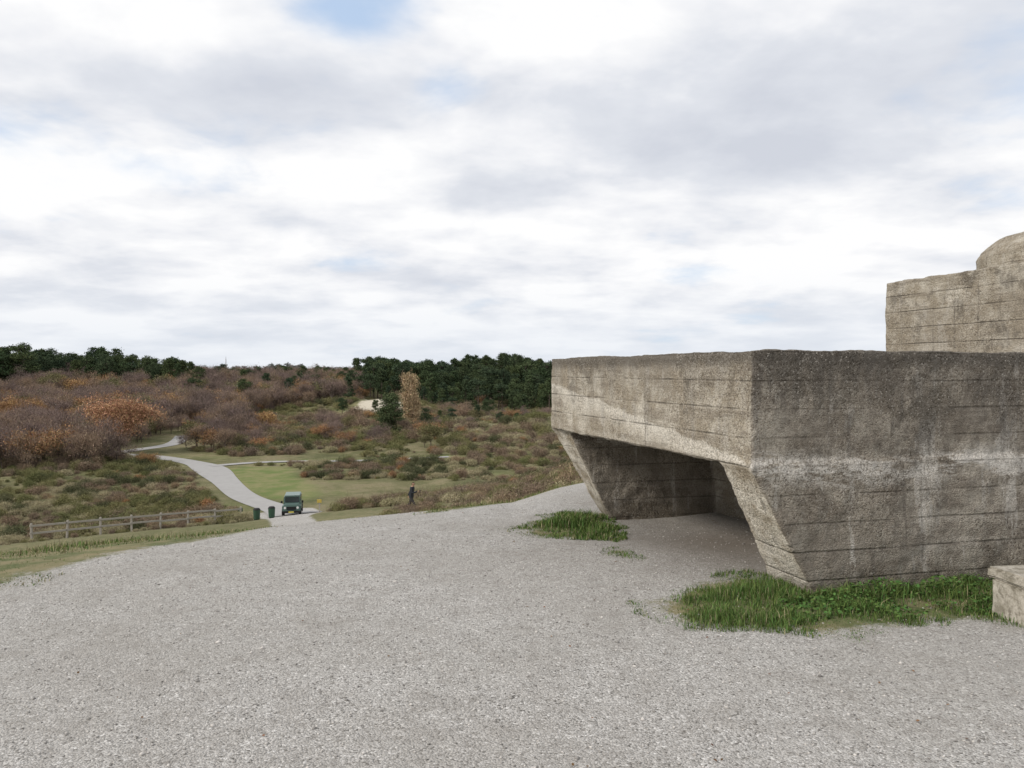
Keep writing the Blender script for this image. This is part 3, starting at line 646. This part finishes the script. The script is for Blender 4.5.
for s,w_,dr in ((-1,Vector((-.14,-.49,1.275)),Vector((0,-1,0))),(1,Vector((.225,.275,.895)),Vector((0,0,-1)))):
    for k in range(5):
        ac=Vector((0,0,1)) if s<0 else Vector((0,1,0))
        b0=w_+ac*((k-2)*.017)+dr*.02;L=[.05,.075,.085,.08,.06][k]
        if k==0: pts=[b0,b0+dr*.02+Vector((-s*.03,0,0)),b0+dr*.05+Vector((-s*.04,0,0))]
        else: pts=[b0,b0+dr*L*.6,b0+dr*L*.9+Vector((-s*L*.4,0,0))]
        pts=[(q.x,q.y,q.z,rr_) for q,rr_ in zip(pts,(.010,.009,.007))]
        o=skin_chain('finger',pts,[(0,1),(1,2)],0,1);o.data.materials.append(ms[2]);o.parent=pe
box('camera_body',(.13,.06,.09),(-.08,-.56,1.28),blk,pe,.01)
# ---------------------------------------------------------------- sky / light
w=bpy.data.worlds.new('World');sc.world=w;w.use_nodes=True;g=N(w)
el,az=math.radians(34),math.radians(-112)
sky=g.n('ShaderNodeTexSky',sky_type='NISHITA',sun_disc=False,sun_elevation=el,sun_rotation=az)
tc=g.n('ShaderNodeTexCoord').outputs['Generated']
s=g.n('ShaderNodeSeparateXYZ');g.l(tc,s.inputs[0])
zc_=g.m('ADD',g.m('MAXIMUM',s.outputs[2],0.),.20)
cb=g.n('ShaderNodeCombineXYZ');g.l(g.m('DIVIDE',s.outputs[0],zc_),cb.inputs[0]);g.l(g.m('DIVIDE',s.outputs[1],zc_),cb.inputs[1])
P=cb.outputs[0]
rx=g.m('DIVIDE',s.outputs[0],g.m('MAXIMUM',s.outputs[1],.05));rz=g.m('DIVIDE',s.outputs[2],g.m('MAXIMUM',s.outputs[1],.05));fw=g.m('GREATER_THAN',s.outputs[1],.05)
def blob(u,v,su,sv):
    """soft weight around a sky direction"""
    a_=g.m('POWER',g.m('DIVIDE',g.m('SUBTRACT',rx,(u-512)/F),su/F),2.);b_=g.m('POWER',g.m('DIVIDE',g.m('SUBTRACT',rz,-(v-V0)/F),sv/F),2.)
    return g.m('MULTIPLY',g.m('EXPONENT',g.m('MULTIPLY',g.m('ADD',a_,b_),-1.)),fw)
n1=g.noise(P,.8,5,.5,.2);n2=g.noise(P,2.4,5,.56,.15);n3=g.noise(g.vmul(P,(.8,1.3,1)),1.4,5,.5)
cov=g.m('ADD',n1,g.m('MULTIPLY',g.m('SUBTRACT',n2,.5),.5))
cov=g.m('SUBTRACT',cov,g.m('MULTIPLY',blob(360,15,85,50),.24))
cov=g.m('SUBTRACT',cov,g.m('MULTIPLY',blob(455,95,45,32),.20))
cov=g.m('ADD',cov,g.m('MULTIPLY',blob(800,190,300,60),.10))
cov=g.mr(cov,.22,.44)
sh=g.m('ADD',g.m('MULTIPLY',n3,.5),g.m('MULTIPLY',n2,.5))
sh=g.m('SUBTRACT',sh,g.m('MULTIPLY',blob(800,115,280,85),.13));sh=g.m('SUBTRACT',sh,g.m('MULTIPLY',blob(180,95,230,42),.09))
sh=g.m('ADD',sh,g.m('MULTIPLY',blob(560,25,120,60),.12));sh=g.m('ADD',sh,g.m('MULTIPLY',blob(60,185,220,50),.10));sh=g.m('ADD',sh,g.m('MULTIPLY',blob(820,245,260,42),.10));sh=g.m('ADD',sh,g.m('MULTIPLY',blob(380,190,180,40),.05))
cl=g.ramp(sh,[(.32,(.63,.66,.73)),(.43,(.74,.765,.82)),(.50,(.87,.88,.91)),(.57,(.98,.98,.985))])
clx=g.mix(1.,cl,(10.2,10.2,10.2),'MULTIPLY')
hz=g.mr(s.outputs[2],0.,.13,.65,0.)
clx=g.mix(hz,clx,(7.8,8.3,9.0))
blue=g.mix(.75,g.mix(1.,sky.outputs[0],(1.5,1.5,1.5),'MULTIPLY'),(5.9,7.4,9.6))
colr=g.mix(cov,blue,clx)
bg=g.n('ShaderNodeBackground');g.l(colr,bg.inputs[0]);bg.inputs[1].default_value=.1
g.l(bg.outputs[0],g.n('ShaderNodeOutputWorld').inputs[0])
sd=bpy.data.lights.new('sun','SUN');sd.energy=2.3;sd.angle=math.radians(12);sd.color=(1,.94,.86)
so=link(bpy.data.objects.new('sun',sd))
dv=Vector((math.sin(az)*math.cos(el),math.cos(az)*math.cos(el),math.sin(el)))
so.rotation_euler=dv.to_track_quat('Z','Y').to_euler();so.location=dv*50
# ---------------------------------------------------------------- camera
cd=bpy.data.cameras.new('camera');cd.sensor_width=36;cd.lens=F/1024*36;cd.clip_start=.05;cd.clip_end=20000
co=link(bpy.data.objects.new('camera',cd));co.location=(0,0,1.6);co.rotation_euler=(math.radians(90)-math.atan(13/F),0,0)
sc.camera=co
sc.view_settings.view_transform='Standard';sc.view_settings.look='None';sc.view_settings.exposure=0
